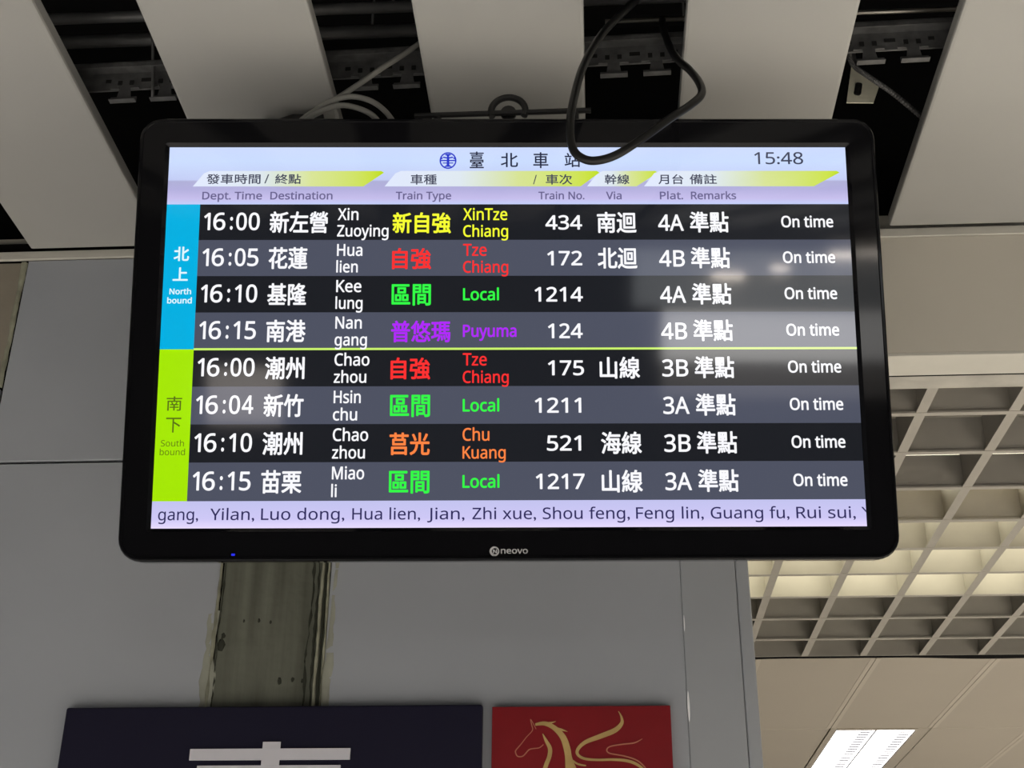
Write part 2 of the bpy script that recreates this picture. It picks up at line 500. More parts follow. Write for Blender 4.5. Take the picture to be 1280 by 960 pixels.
lb = empty('light_box', (1.24, 3.655, GZ + GH))
tag(lb, 'warm lit light box glowing above the egg-crate louver', 'light')
M_white_in = mat('light_box_white', (0.80, 0.76, 0.66), 0.5)
bm = bmesh.new()
add_box(bm, -1.1, 1.1, -0.53, -0.523, 0.003, 0.14)
add_box(bm, -1.1, 1.1, -0.53, -0.260, 0.14, 0.15)
add_box(bm, -1.1, 1.1, 0.300, 0.307, 0.003, 0.14)
add_box(bm, -1.1, -1.093, -0.523, 0.30, 0.003, 0.14)
add_box(bm, 1.093, 1.1, -0.523, 0.30, 0.003, 0.14)
obj('housing', bm, M_white_in, lb)
obj('diffuser', add_box(bmesh.new(), -1.1, 1.1, -0.258, 0.307, 0.14, 0.15), emit('warm_diffuser', (1.0, 0.95, 0.72), 4.0), lb)

# wavy black edge seal, then the beige plank ceiling with a twin lamp troffer
bm = bmesh.new()
prev = None
for i in range(61):
    x = 0.2 + 2.2 * i / 60
    dy = 0.013 * math.sin((x - 0.55) * 5.2) + 0.004 * math.sin(x * 13)
    row = [bm.verts.new((x, 4.604, 2.799)), bm.verts.new((x, 4.628 - dy, 2.797)), bm.verts.new((x, 4.628 - dy, 2.806)), bm.verts.new((x, 4.604, 2.806))]
    if prev:
        for k in range(4):
            bm.faces.new((prev[k], prev[(k + 1) % 4], row[(k + 1) % 4], row[k]))
    prev = row
seal = obj('trim_3', bm, M_joint)
tag(seal, 'wavy black seal between the louver ceiling and the beige planks', kind='structure')

tc_ = box('ceiling_plank_base', M_tile, 0.1, 4.7, 4.625, 11.0, 2.815, 2.90)
tc_.name = 'ceiling_planked'
tag(tc_, 'beige metal plank ceiling beyond the louver', kind='structure')
TX = [0.155 + 0.411 * k for k in range(11)]
TY = [4.632, 5.690, 6.92, 8.15, 9.38, 10.6]
for j in range(len(TY) - 1):
    for i in range(len(TX) - 1):
        if i == 2 and j in (1,):
            continue
        bm = bmesh.new()
        x0, x1 = TX[i], TX[i + 1]
        add_box(bm, x0 + 0.003, x1 - 0.003, TY[j] + 0.002, TY[j + 1] - 0.002, 2.800, 2.812, 0.0015)
        obj('ceiling_plank', bm, M_tile, tc_)
M_ridge = mat('pale_plank_ridge', (0.50, 0.45, 0.375), 0.45)
for i in range(1, len(TX) - 1):
    for sx in (-0.0095, 0.0095):
        box('joint_ridge', M_ridge, TX[i] + sx - 0.0088, TX[i] + sx + 0.0088, 4.634, 10.6 if not (i in (2, 3)) else 5.675, 2.7988, 2.8005, tc_, 0.0008)

tf = empty('lamp_troffer', (1.1825, 6.29, 2.80))
tag(tf, 'bright twin lamp troffer set in the beige planks at the lower right', 'light')
L0, L1 = -0.61, 0.61
bm = bmesh.new()
add_box(bm, -0.2035, -0.178, L0, L1, -0.002, 0.004, 0.001)
add_box(bm, 0.150, 0.2035, L0, L1, -0.002, 0.004, 0.001)
add_box(bm, -0.178, 0.150, L0 - 0.0, L0 + 0.018, -0.005, 0.004, 0.001)
add_box(bm, -0.178, 0.150, L1 - 0.018, L1, -0.005, 0.004, 0.001)
obj('frame', bm, M_tile, tf)
M_refl = mat('mirror_reflector', (0.85, 0.85, 0.85), 0.25, metal=0.8)
bm = bmesh.new()
add_box(bm, -0.180, -0.174, L0, L1, 0.0, 0.013)
add_box(bm, 0.146, 0.152, L0, L1, 0.0, 0.013)
add_box(bm, -0.019, -0.011, L0 + .018, L1 - .018, -0.003, 0.012)
obj('reflector', bm, M_refl, tf)
M_lamp = emit('troffer_lamp', (1.0, 0.98, 0.96), 5.0)
for x0, x1 in ((-0.174, -0.020), (-0.010, 0.146)):
    obj('lamp_panel', add_box(bmesh.new(), x0, x1, L0 + 0.018, L1 - 0.018, 0.006, 0.011), M_lamp, tf)
fin = add_box(bmesh.new(), -0.021, 0.021, -0.0015, 0.0015, -0.002, 0.004)
fm = bpy.data.meshes.new('louver_fin'); fin.to_mesh(fm); fin.free()
fm.materials.append(mat('fin_grey', (0.12, 0.12, 0.13), 0.4))
for x1 in (-0.020, 0.146):
    for k in range(26):
        o = link('louver_fin', fm, parent=tf)
        o.location = (x1 - 0.031, L0 + 0.03 + (L1 - L0 - 0.06) * k / 25, 0)

# ------------------------------------------------------------------ the departure display
S = 1.116 / 1920.0
disp = empty('departure_display')
X1 = Vector((0.997588, 0.067959, 0.014119)).normalized()
Z1 = Vector((-0.000885, -0.268000, 0.963419)); Z1 = (Z1 - X1 * Z1.dot(X1)).normalized()
Y1 = Z1.cross(X1)
R = Matrix((X1, Y1, Z1)).transposed()
ORG = Vector((-0.121928, 1.886438, 2.568037))
disp.matrix_world = Matrix.Translation(ORG) @ R.to_4x4()
tag(disp, 'black flat screen showing train departures, tilted down from under the slatted ceiling', 'display')
def U(u): return (u - 960) * S
def V(v): return (540 - v) * S

def rr_loop(x0, x1, z0, z1, r, n=6):
    out = []
    for cx, cz, a0 in ((x1 - r, z1 - r, 0), (x0 + r, z1 - r, 90), (x0 + r, z0 + r, 180), (x1 - r, z0 + r, 270)):
        for k in range(n + 1):
            a = math.radians(a0 + 90 * k / n)
            out.append((cx + r * math.cos(a), cz + r * math.sin(a)))
    return out
def ring_mesh(loops, cap_last=False, cap_first=False):
    bm = bmesh.new()
    rows = [[bm.verts.new((x, y, z)) for x, z in lp] for lp, y in loops]
    n = len(rows[0])
    for a, b in zip(rows, rows[1:]):
        for k in range(n):
            bm.faces.new((a[k], a[(k + 1) % n], b[(k + 1) % n], b[k]))
    if cap_last: bm.faces.new(rows[-1])
    if cap_first: bm.faces.new(rows[0])
    return bm
bx0, bx1, bz1, bz0 = U(-84), U(2004), V(-84), V(1169)
def inset(d, r): return rr_loop(bx0 + d, bx1 - d, bz0 + d, bz1 - d, max(r - d, 0.002))
RC = 0.036
op = rr_loop(U(0) - 0.0005, U(1920) + 0.0005, V(1080) - 0.0005, V(0) + 0.0005, 0.0012)
op_o = rr_loop(U(0) - 0.006, U(1920) + 0.006, V(1080) - 0.006, V(0) + 0.006, 0.004)
bez = obj('bezel', ring_mesh([(inset(0.004, RC), 0.030), (inset(0.0, RC), 0.024), (inset(0.0, RC), -0.002), (inset(0.0010, RC), -0.006), (inset(0.003, RC), -0.008),
                             (inset(0.0062, RC), -0.008), (inset(0.0072, RC), -0.0062), (op_o, -0.0058), (op, -0.0015), (op, 0.002)]), M_bezel, disp)
tb = obj('back_housing', ring_mesh([(inset(0.004, RC), 0.022), (inset(0.006, RC), 0.036), (inset(0.06, 0.09), 0.062), (inset(0.10, 0.13), 0.066)], cap_last=True, cap_first=True), M_black_metal, disp)

def quad(name, m, pts, parent, y, uvbox=None, thick=0.0):
    """flat lit area of the display; uv runs 0..1 over its own box"""
    xs = [p[0] for p in pts]; zs = [p[1] for p in pts]
    x0, x1, z0, z1 = min(xs), max(xs), min(zs), max(zs)
    me = bpy.data.meshes.new(name)
    me.from_pydata([(x, y, z) for x, z in pts], [], [list(range(len(pts)))])
    me.materials.append(m)
    uv = me.uv_layers.new(name='UVMap')
    for lp in me.loops:
        c = me.vertices[lp.vertex_index].co
        uv.data[lp.index].uv = ((c.x - x0) / (x1 - x0), (c.z - z0) / (z1 - z0))
    # face the viewer (-y)
    if me.polygons[0].normal.y > 0: me.flip_normals()
    return link(name, me, None, parent)
def uiq(name, m, u0, v0, u1, v1, parent, y):
    return quad(name, m, [(U(u0), V(v1)), (U(u1), V(v1)), (U(u1), V(v0)), (U(u0), V(v0))], parent, y)

screen = obj('screen', add_box(bmesh.new(), U(0), U(1920), 0.0, 0.010, V(1080), V(0)), screen_mat('screen_black', (10, 10, 12)), disp)
tag(screen, 'lit screen with departure rows')

SM_title = screen_mat('title_ink', (34, 40, 66))
SM_dark = screen_mat('row_dark', (27, 29, 34))
SM_grey = screen_mat('row_grey', (78, 82, 98))
SM_head = screen_mat('header_field', (200, 215, 250), ramp=[(0.0, (196, 208, 250)), (0.10, (198, 190, 236)), (0.26, (180, 176, 222)), (0.40, (176, 176, 216)), (0.43, (196, 206, 246)), (0.75, (203, 221, 255)), (1.0, (205, 219, 255))])
SM_blue = screen_mat('north_blue', (0, 176, 226))
SM_lime = screen_mat('south_lime', (166, 232, 0))
SM_line = screen_mat('divider_lime', (205, 245, 110))
SM_tick = screen_mat('ticker_field', (215, 208, 250), ramp=[(0.0, (232, 220, 255)), (0.35, (206, 200, 246)), (1.0, (196, 196, 240))])
SM_tab = screen_mat('header_tab', (230, 235, 250), ramp=[(0.0, (226, 234, 255)), (0.35, (222, 232, 240)), (0.62, (216, 228, 150)), (0.93, (204, 226, 70)), (1.0, (190, 222, 0))], axis='X')
TW = screen_mat('text_white', (250, 250, 255))
TY_ = screen_mat('text_yellow', (248, 255, 50))
TR = screen_mat('text_red', (255, 48, 48))
TG = screen_mat('text_green', (50, 250, 70))
TP = screen_mat('text_purple', (176, 40, 250))
TO = screen_mat('text_orange', (255, 132, 66))
TD = screen_mat('text_slate', (62, 66, 88))
TV_ = screen_mat('text_mauve', (104, 98, 142))
TN = screen_mat('text_navy', (46, 42, 92))
TB = screen_mat('logo_blue', (30, 50, 200))
TL = screen_mat('text_olive', (84, 110, 20))
TC = screen_mat('text_pale_cyan', (225, 250, 255))

Y_A, Y_B, Y_T = -0.0003, -0.0006, -0.0009
uiq('header_band', SM_head, 0, 0, 1920, 170, screen, Y_A)
R0, RH = 170.0, 104.6
for i in range(8):
    uiq('departure_row', SM_dark if i % 2 == 0 else SM_grey, 93, R0 + i * RH, 1920, R0 + (i + 1) * RH, screen, Y_A)
uiq('northbound_block', SM_blue, 0, 170, 93, 588, screen, Y_A)
uiq('southbound_block', SM_lime, 0, 588, 93, 1007, screen, Y_A)
uiq('divider_line', SM_line, 93, 585, 1920, 591, screen, Y_B)
uiq('ticker_band', SM_tick, 0, 1007, 1920, 1080, screen, Y_A)
for u0, u1, cut in ((70, 608, 58), (610, 1218, 54), (1182, 1384, 62), (1343, 1900, 75)):
    quad('header_tab', SM_tab, [(U(u0), V(117)), (U(u1 - cut), V(117)), (U(u1), V(76)), (U(u1 - 8), V(71)), (U(u0 + 46), V(71)), (U(u0 + 30), V(78))], screen, Y_B - (0.00005 if u0 in (610, 1343) else 0))

# ---- text: every word becomes a flat lit mesh fitted to its box on the screen
_tcache = {}
def text_mesh(s, offset=0.0, extrude=0.0):
    key = (s, offset, extrude)
    if key in _tcache: return _tcache[key]
    c = bpy.data.curves.new('lettering', 'FONT')
    c.body = s; c.size = 1.0; c.offset = offset; c.extrude = extrude
    c.resolution_u = 4
    o = bpy.data.objects.new('lettering', c)
    COL.objects.link(o)
    bpy.context.view_layer.update()
    me = bpy.data.meshes.new_from_object(o.evaluated_get(bpy.context.evaluated_depsgraph_get()))
    bpy.data.objects.remove(o); bpy.data.curves.remove(c)
    vs = [(v.co.x, v.co.y, v.co.z) for v in me.vertices]
    fs = [tuple(p.vertices) for p in me.polygons]
    bpy.data.meshes.remove(me)
    _tcache[key] = (vs, fs)
    return _tcache[key]
def sans(s):
    """plain sans letter shapes for latin letters and digits"""
    out = ''
    for c in s:
        if 'A' <= c <= 'Z': out += chr(0x1D5A0 + ord(c) - 65)
        elif 'a' <= c <= 'z': out += chr(0x1D5BA + ord(c) - 97)
        elif '0' <= c <= '9': out += chr(0x1D7E2 + ord(c) - 48)
        else: out += c
    return out
def flat_text(name, s, x0, x1, z0, z1, y, m, parent, bold=0.0, extrude=0.0, base=None, cap=None):
    vs, fs = text_mesh(sans(s), 0.0, extrude)
    ax0, ax1 = min(v[0] for v in vs), max(v[0] for v in vs)
    ay0, ay1 = min(v[1] for v in vs), max(v[1] for v in vs)
    if base is not None:       # fit by cap height and baseline
        kz = (cap - 2 * bold) / 0.714
        zf = lambda t: base + bold + t * kz
    else:
        kz = (z1 - z0 - 2 * bold) / (ay1 - ay0)
        zf = lambda t: z0 + bold + (t - ay0) * kz
    kx = (x1 - x0 - 2 * bold) / (ax1 - ax0)
    co, fa = [], []
    shifts = [(0, 0)] if not bold else [(0, 0), (1, 0), (-1, 0), (0, 1), (0, -1), (0.7, 0.7), (-0.7, 0.7), (0.7, -0.7), (-0.7, -0.7)]
    for k, (sx, sz) in enumerate(shifts):
        n0 = len(co)
        co += [(x0 + bold + (v[0] - ax0) * kx + sx * bold, y - v[2] - 0.00001 * k, zf(v[1]) + sz * bold) for v in vs]
        fa += [tuple(i + n0 for i in f) for f in fs]
    me = bpy.data.meshes.new(name)
    me.from_pydata(co, [], fa)
    me.materials.append(m)
    me.update()
    if extrude == 0 and sum(p.normal.y for p in me.polygons) > 0: me.flip_normals()
    return link(name, me, None, parent)
def T(name, s, u0, v0, u1, v1, m, bold=1.0):
    """ink box in screen pixels"""
    return flat_text(name, s, U(u0), U(u1), V(v1), V(v0), Y_T, m, screen, bold * S)
def TE(name, s, u0, vbase, cap, m, u1, bold=0.8):
    """latin text on a baseline; cap height and width in screen pixels"""
    return flat_text(name, s, U(u0), U(u1), 0, 0, Y_T, m, screen, bold * S, base=V(vbase), cap=cap * S)

# header
for ch, u0, v0, u1, v1 in (('臺', 850, 13, 890, 63), ('北', 938, 17, 987, 60), ('車', 1030, 15, 1073, 63), ('站', 1119, 17, 1164, 60)):
    T('title_character', ch, u0, v0, u1, v1, SM_title, 0.5)
TE('clock_text', '15:48', 1659, 51, 36, TD, 1798, 0.4)
T('column_heading', '發車時間', 108, 80, 260, 110, TD, 0.5)
T('column_heading', '/', 271, 81, 284, 108, TD, 0.0)
T('column_heading', '終點', 301, 80, 374, 110, TD, 0.5)
T('column_heading', '車種', 683, 81, 757, 112, TD, 0.5)
T('column_heading', '/', 1029, 83, 1040, 111, TD, 0.0)
T('column_heading', '車次', 1065, 81, 1140, 112, TD, 0.5)
T('column_heading', '幹線', 1232, 81, 1302, 111, TD, 0.5)
T('column_heading', '月台', 1384, 81, 1455, 111, TD, 0.5)
T('column_heading', '備註', 1473, 81, 1550, 111, TD, 0.5)
for s_, u0, u1 in (('Dept. Time', 98, 266), ('Destination', 289, 464), ('Train Type', 642, 798), ('Train No.', 1044, 1174), ('Via', 1235, 1279), ('Plat.', 1387, 1453), ('Remarks', 1475, 1603)):
    TE('column_subheading', s_, u0, 156, 23, TV_, u1, 0.6)

# railway emblem: ring, crossed by bars, with a stem
def emblem():
    bm = bmesh.new()
    def P(x, z): return bm.verts.new((U(788.5) + x * S, Y_T, V(40) + z * S))
    n = 40
    o_ = [P(24 * math.cos(2 * math.pi * k / n), 25 * math.sin(2 * math.pi * k / n)) for k in range(n)]
    i_ = [P(20 * math.cos(2 * math.pi * k / n), 21 * math.sin(2 * math.pi * k / n)) for k in range(n)]
    for k in range(n):
        bm.faces.new((o_[k], o_[(k + 1) % n], i_[(k + 1) % n], i_[k]))
    def poly(pts): bm.faces.new([P(*p) for p in pts])
    poly([(-4, -18), (4, -18), (3, 18), (-3, 18)])
    poly([(-21, -2), (21, -2), (21, 2), (-21, 2)])
    poly([(-15, -9), (15, -9), (15, -6), (-15, -6)])
    poly([(-12, -19), (12, -19), (5, -14), (-5, -14)])
    poly([(-15, 8), (-4, 6), (4, 6), (15, 8), (13, 12), (3, 10), (-3, 10), (-13, 12)])
    poly([(-10, 17), (0, 13), (10, 17), (5, 20), (-5, 20)])
    poly([(-18, 3), (-14, 8), (-17, 10), (-20, 5)])
    poly([(18, 3), (14, 8), (17, 10), (20, 5)])
    for f_ in bm.faces:
        f_.normal_update()
        if f_.normal.y > 0: f_.normal_flip()
    me = bpy.data.meshes.new('railway_emblem'); bm.to_mesh(me); bm.free()
    return link('railway_emblem', me, TB, screen)
emblem()

# side blocks
T('side_text', '北', 26, 294, 69, 336, TC, 1.0)
T('side_text', '上', 26, 354, 68, 393, TC, 1.0)
TE('side_text', 'North', 19, 432, 17, TC, 79, 0.6)
TE('side_text', 'bound', 14, 458, 17, TC, 82, 0.6)
T('side_text', '南', 26, 720, 68, 760, TL, 0.3)
T('side_text', '下', 27, 779, 68, 820, TL, 0.3)
TE('side_text', 'South', 16, 858, 17, TL, 78, 0.0)
TE('side_text', 'bound', 14, 882, 17, TL, 82, 0.0)

rows = [('16:00', '新左營', 'Xin', 'Zuoying', '新自強', 'XinTze', 'Chiang', TY_, '434', '南迴', '4A'),
        ('16:05', '花蓮', 'Hua', 'lien', '自強', 'Tze', 'Chiang', TR, '172', '北迴', '4B'),
        ('16:10', '基隆', 'Kee', 'lung', '區間', 'Local', '', TG, '1214', '', '4A'),
        ('16:15', '南港', 'Nan', 'gang', '普悠瑪', 'Puyuma', '', TP, '124', '', '4B'),
        ('16:00', '潮州', 'Chao', 'zhou', '自強', 'Tze', 'Chiang', TR, '175', '山線', '3B'),
        ('16:04', '新竹', 'Hsin', 'chu', '區間', 'Local', '', TG, '1211', '', '3A'),
        ('16:10', '潮州', 'Chao', 'zhou', '莒光', 'Chu', 'Kuang', TO, '521', '海線', '3B'),
        ('16:15', '苗栗', 'Miao', 'li', '區間', 'Local', '', TG, '1217', '山線', '3A')]
EN_X = 144 / 3.26        # px per font unit, from the widest name
widths = {'Xin': 58, 'Zuoying': 144, 'Hua': 71, 'lien': 60, 'Kee': 70, 'lung': 75, 'Nan': 73, 'gang': 89, 'Chao': 96, 'zhou': 89, 'Hsin': 74, 'chu': 66, 'Miao': 87, 'li': 15,
          'XinTze': 124, 'Chiang': 126, 'Tze': 66, 'Local': 100, 'Puyuma': 148, 'Chu': 73, 'Kuang': 117}
num_x = {'434': (1063, 1166), '172': (1067, 1165), '1214': (1031, 1165), '124': (1067, 1163), '175': (1066, 1165), '1211': (1029, 1156), '521': (1061, 1154), '1217': (1030, 1162)}
for i, (t_, d_, a1, a2, k_, k1, k2, mc, no, via, pl) in enumerate(rows):
    y = R0 + i * RH
    # time: colon and digits on fixed places
    for ch, u0, u1 in zip((t_[0], t_[1], t_[2], t_[3], t_[4]), (107, 132, 179, 196, 231), (124, 166, 187, 226, 262)):
        if ch == '1': u0, u1 = (106, 124) if u0 == 107 else (u0 + 4, u0 + 22)
        if ch == ':':
            T('departure_time', ':', u0, y + 37, u1, y + 75, TW, 1.0)
        else:
            TE('departure_time', ch, u0, y + 76, 51, TW, u1, 1.0)
    T('destination', d_, 290, y + 21, 290 + 54.3 * len(d_), y + 85, TW, 1.3)
    TE('destination_romanised', a1, 480, y + 47, 35, TW, 480 + widths[a1], 0.7)
    TE('destination_romanised', a2, 479, y + 95, 34, TW, 479 + widths[a2], 0.7)
    T('train_type', k_, 634, y + 24, 634 + (54.6 * len(k_)), y + 86, mc, 1.3)
    if k2:
        TE('train_type_romanised', k1, 832, y + 47, 35, mc, 832 + widths[k1], 0.6)
        TE('train_type_romanised', k2, 832, y + 96, 34, mc, 832 + widths[k2], 0.6)
    else:
        TE('train_type_romanised', k1, 832, y + 71, 35, mc, 832 + widths[k1], 1.0)
    nu = num_x[no]
    TE('train_number', no, nu[0], y + 75, 42, TW, nu[1], 1.0)
    if via: T('via_line', via, 1208, y + 23, 1319, y + 85, TW, 1.3)
    TE('platform', pl, 1380, y + 79, 48, TW, 1452, 1.0)
    T('remark', '準點', 1469, y + 22, 1579, y + 84, TW, 1.3)
    TE('remark_romanised', 'On time', 1727, y + 69, 34, TW, 1874, 1.0)

for s_, u0, u1 in (('gang,', 18, 125), ('Yilan,', 157, 275), ('Luo dong,', 293, 516), ('Hua lien,', 537, 719), ('Jian,', 738, 838), ('Zhi xue,', 859, 1030),
                   ('Shou feng,', 1048, 1282), ('Feng lin,', 1299, 1481), ('Guang fu,', 1500, 1712), ('Rui sui,', 1731, 1891)):
    TE('ticker_text', s_, u0, 1058, 31, TN, u1, 0.25)
# the next letter is cut off by the screen edge: only its left arm shows
quad('ticker_text', TN, [(U(1907), V(1028)), (U(1912), V(1028)), (U(1919.5), V(1037)), (U(1919.5), V(1043))], screen, Y_T)

# maker's mark and power light on the lower bezel
M_mark = mat('bezel_mark_silver', (0.42, 0.42, 0.43), 0.4)
BY = -0.0063
bm = bmesh.new()
n = 24
cu, cv = 918, 1144.5
for k0, k1, r0, r1 in ((0, n, 8.2, 13),):
    a = [bm.verts.new((U(cu + r1 * math.cos(2 * math.pi * k / n)), BY, V(cv + r1 * math.sin(2 * math.pi * k / n)))) for k in range(n)]
    b = [bm.verts.new((U(cu + 1.5 + r0 * math.cos(2 * math.pi * k / n)), BY, V(cv - 0.5 + r0 * math.sin(2 * math.pi * k / n)))) for k in range(n)]
    for k in range(n):
        bm.faces.new((a[k], a[(k + 1) % n], b[(k + 1) % n], b[k]))
for q in ([(-4, -5), (-0.5, -5), (4, 2), (4, -5), (7, -5), (7, 5), (4, 5), (-1, -1), (-1, 5), (-4, 5)],):
    bm.faces.new([bm.verts.new((U(cu + x), BY, V(cv + z))) for x, z in q])
me = bpy.data.meshes.new('maker_mark'); bm.to_mesh(me); bm.free()
mk = link('maker_mark', me, M_mark, disp)
flat_text('maker_lettering', 'neovo', U(935), U(1007), V(1151), V(1138), BY, M_mark, disp, 0.5 * S)
ml = obj('power_light', add_box(bmesh.new(), U(219), U(229), BY - 0.0008, BY + 0.001, V(1154), V(1148), 0.0006), emit('power_light_blue', (0.01, 0.02, 1.0), 0.8), disp)
tag(ml, 'small blue power light')
ml.data.materials[0].node_tree.nodes['Principled BSDF'].inputs['Base Color'].default_value = (0.01, 0.01, 0.1, 1)

# wall arm that carries the display, with the round grip that shows above its top edge
mo = empty('display_wall_mount', (-0.13, 2.38, 2.60))
tag(mo, 'black mounting bar with a round ring showing above the top edge of the display', 'bracket')
def mp_(name, bm, m=M_black_metal): return obj(name, bm, m, mo)
mp_('wall_plate', add_box(bmesh.new(), -0.11, 0.11, -0.014, -0.001, -0.035, 0.24, 0.002))
mp_('arm', add_box(bmesh.new(), -0.03, 0.03, -0.395, -0.012, 0.02, 0.08, 0.003))
mp_('screen_plate', add_box(bmesh.new(), -0.20, 0.20, -0.405, -0.394, -0.05, 0.14, 0.002))
bm = bmesh.new()
tube(bm, [(-0.16, -0.51, 0.396), (0.148, -0.51, 0.396)], 0.005, 8)
tube(bm, [(-0.12, -0.51, 0.396), (-0.12, -0.44, 0.33), (-0.12, -0.40, 0.10)], 0.007, 8)
tube(bm, [(0.12, -0.51, 0.396), (0.12, -0.44, 0.33), (0.12, -0.40, 0.10)], 0.007, 8)
mp_('cross_bar', bm)
bm = bmesh.new()
ring = [(0.004 + 0.030 * math.cos(a), -0.51, 0.400 + 0.030 * math.sin(a)) for a in [math.pi * k / 16 for k in range(-2, 19)]]
tube(bm, ring, 0.006, 10)
tube(bm, [(0.004, -0.506, 0.400), (0.004, -0.500, 0.401)], 0.014, 16)
mp_('ring_grip', bm)

# ------------------------------------------------------------------ cables
loop = [(0.132, 1.775, 3.21), (0.127, 1.76, 3.176), (0.087, 1.69, 3.068), (0.039, 1.655, 2.979), (0.007, 1.63, 2.894), (-0.009, 1.61, 2.816), (-0.016, 1.6, 2.756), (-0.013, 1.6, 2.712), (0.001, 1.6, 2.693), (0.021, 1.6, 2.688),
        (0.05, 1.6, 2.697), (0.086, 1.6, 2.723), (0.129, 1.61, 2.766), (0.164, 1.63, 2.807), (0.185, 1.65, 2.844), (0.185, 1.67, 2.884), (0.175, 1.7, 2.934), (0.161, 1.73, 2.981), (0.155, 1.8, 3.068), (0.151, 1.86, 3.158), (0.15, 1.875, 3.20)]
c = obj('black_cable', tube(bmesh.new(), smooth_path(loop, 6), 0.0064, 12), M_black_rubber, None, True)
tag(c, 'thick black cable hanging in a loop in front of the top edge of the display', 'cable')
g = obj('grey_cable', tube(bmesh.new(), smooth_path([(-0.528, 1.90, 2.95), (-0.512, 1.885, 2.978), (-0.476, 1.87, 3.004), (-0.415, 1.86, 3.042), (-0.384, 1.87, 3.078), (-0.352, 1.87, 3.106), (-0.291, 1.88, 3.167), (-0.20, 1.89, 3.27)], 5), 0.005, 10), M_white_cable, None, True)
tag(g, 'straight pale grey cable slanting up from the display into the second dark gap', 'cable')
w1 = obj('pale_cable', tube(bmesh.new(), smooth_path([(-0.520, 1.91, 2.92), (-0.513, 1.89, 2.950), (-0.500, 1.865, 2.974), (-0.46, 1.85, 3.001), (-0.425, 1.845, 3.018), (-0.391, 1.845, 3.022), (-0.355, 1.85, 3.009), (-0.328, 1.865, 2.984), (-0.32, 1.885, 2.955), (-0.318, 1.91, 2.91)], 5), 0.005, 10), M_white_cable, None, True)
tag(w1, 'pale cable arching highest over the top edge of the display, left of centre', 'cable', 'pale cables arching behind the display top')
w2 = obj('pale_cable', tube(bmesh.new(), smooth_path([(-0.500, 1.89, 2.92), (-0.490, 1.875, 2.955), (-0.476, 1.85, 2.975), (-0.449, 1.835, 2.983), (-0.414, 1.83, 2.992), (-0.379, 1.83, 2.983), (-0.352, 1.84, 2.969), (-0.34, 1.865, 2.945), (-0.336, 1.89, 2.91)], 5), 0.005, 10), M_white_cable, None, True)
tag(w2, 'pale cable in the lower, inner arch over the top edge of the display', 'cable', 'pale cables arching behind the display top')
ad = empty('power_adapter', (-0.515, 1.955, 3.020))
tag(ad, 'black plug box lying behind the top edge of the display below the pale cables', 'adapter')
bm = bmesh.new()
pr = [(-0.045, 0.0), (0.048, 0.0), (0.052, 0.012), (0.048, 0.062), (-0.008, 0.066), (-0.045, 0.045)]
a_ = [bm.verts.new((x, -0.02, z * 0.62)) for x, z in pr]; b_ = [bm.verts.new((x, 0.03, z * 0.62)) for x, z in pr]
bm.faces.new(a_); bm.faces.new(list(reversed(b_)))
for k in range(len(pr)):
    bm.faces.new((a_[k], a_[(k + 1) % len(pr)], b_[(k + 1) % len(pr)], b_[k]))
obj('body', bm, M_black_metal, ad)
bm = bmesh.new(); tube(bm, [(-0.060, 0.0, 0.008), (-0.060, 0.0, 0.040)], 0.008, 10)
tube(bm, [(-0.060, 0.0, 0.008), (-0.030, 0.0, 0.008)], 0.005, 8)
obj('strain_relief', bm, M_black_metal, ad)

# ------------------------------------------------------------------ wall sign and poster
sg = empty('wall_sign', (-0.567, 2.36, 2.0868))
tag(sg, 'dark navy sign board with white character below the display on the grey wall', 'sign')
obj('board', add_box(bmesh.new(), -0.3725, 0.3735, 0.0, 0.0195, -0.42, 0.0, 0.004, 3), M_navy, sg)
M_L = M_letter
def bar(bm, x0, x1, z0, z1): add_box(bm, x0, x1, -0.0035, 0.0005, z0, z1)
bm = bmesh.new()      # white character made of flat cut strokes; the glyph runs on below the frame
cx0, cw = -0.1380, 0.2825
def gx(t): return cx0 + cw * t
H = 0.0195
bar(bm, gx(0.452), gx(0.563), -0.104, -0.0640)
bar(bm, gx(0), gx(0.452), -0.0950, -0.0757); bar(bm, gx(0.563), gx(1), -0.0950, -0.0757)
bar(bm, gx(0.055), gx(0.452), -0.1235, -0.1045); bar(bm, gx(0.563), gx(0.945), -0.1235, -0.1045); bar(bm, gx(0.452), gx(0.563), -0.1235, -0.1042)
bar(bm, gx(0.2), gx(0.8), -0.152, -0.134); bar(bm, gx(0.2), gx(0.27), -0.178, -0.1525); bar(bm, gx(0.73), gx(0.8), -0.178, -0.1525); bar(bm, gx(0.2), gx(0.8), -0.196, -0.1785)
bar(bm, gx(0.02), gx(0.98), -0.226, -0.208); bar(bm, gx(0.02), gx(0.09), -0.256, -0.2265); bar(bm, gx(0.91), gx(0.98), -0.256, -0.2265)
bar(bm, gx(0.16), gx(0.84), -0.256, -0.240); bar(bm, gx(0.2), gx(0.8), -0.290, -0.276)
bar(bm, gx(0.45), gx(0.56), -0.345, -0.2905)
bar(bm, gx(0.15), gx(0.85), -0.328, -0.312); bar(bm, gx(0.02), gx(0.98), -0.366, -0.3455)
obj('sign_character', bm, M_L, sg)

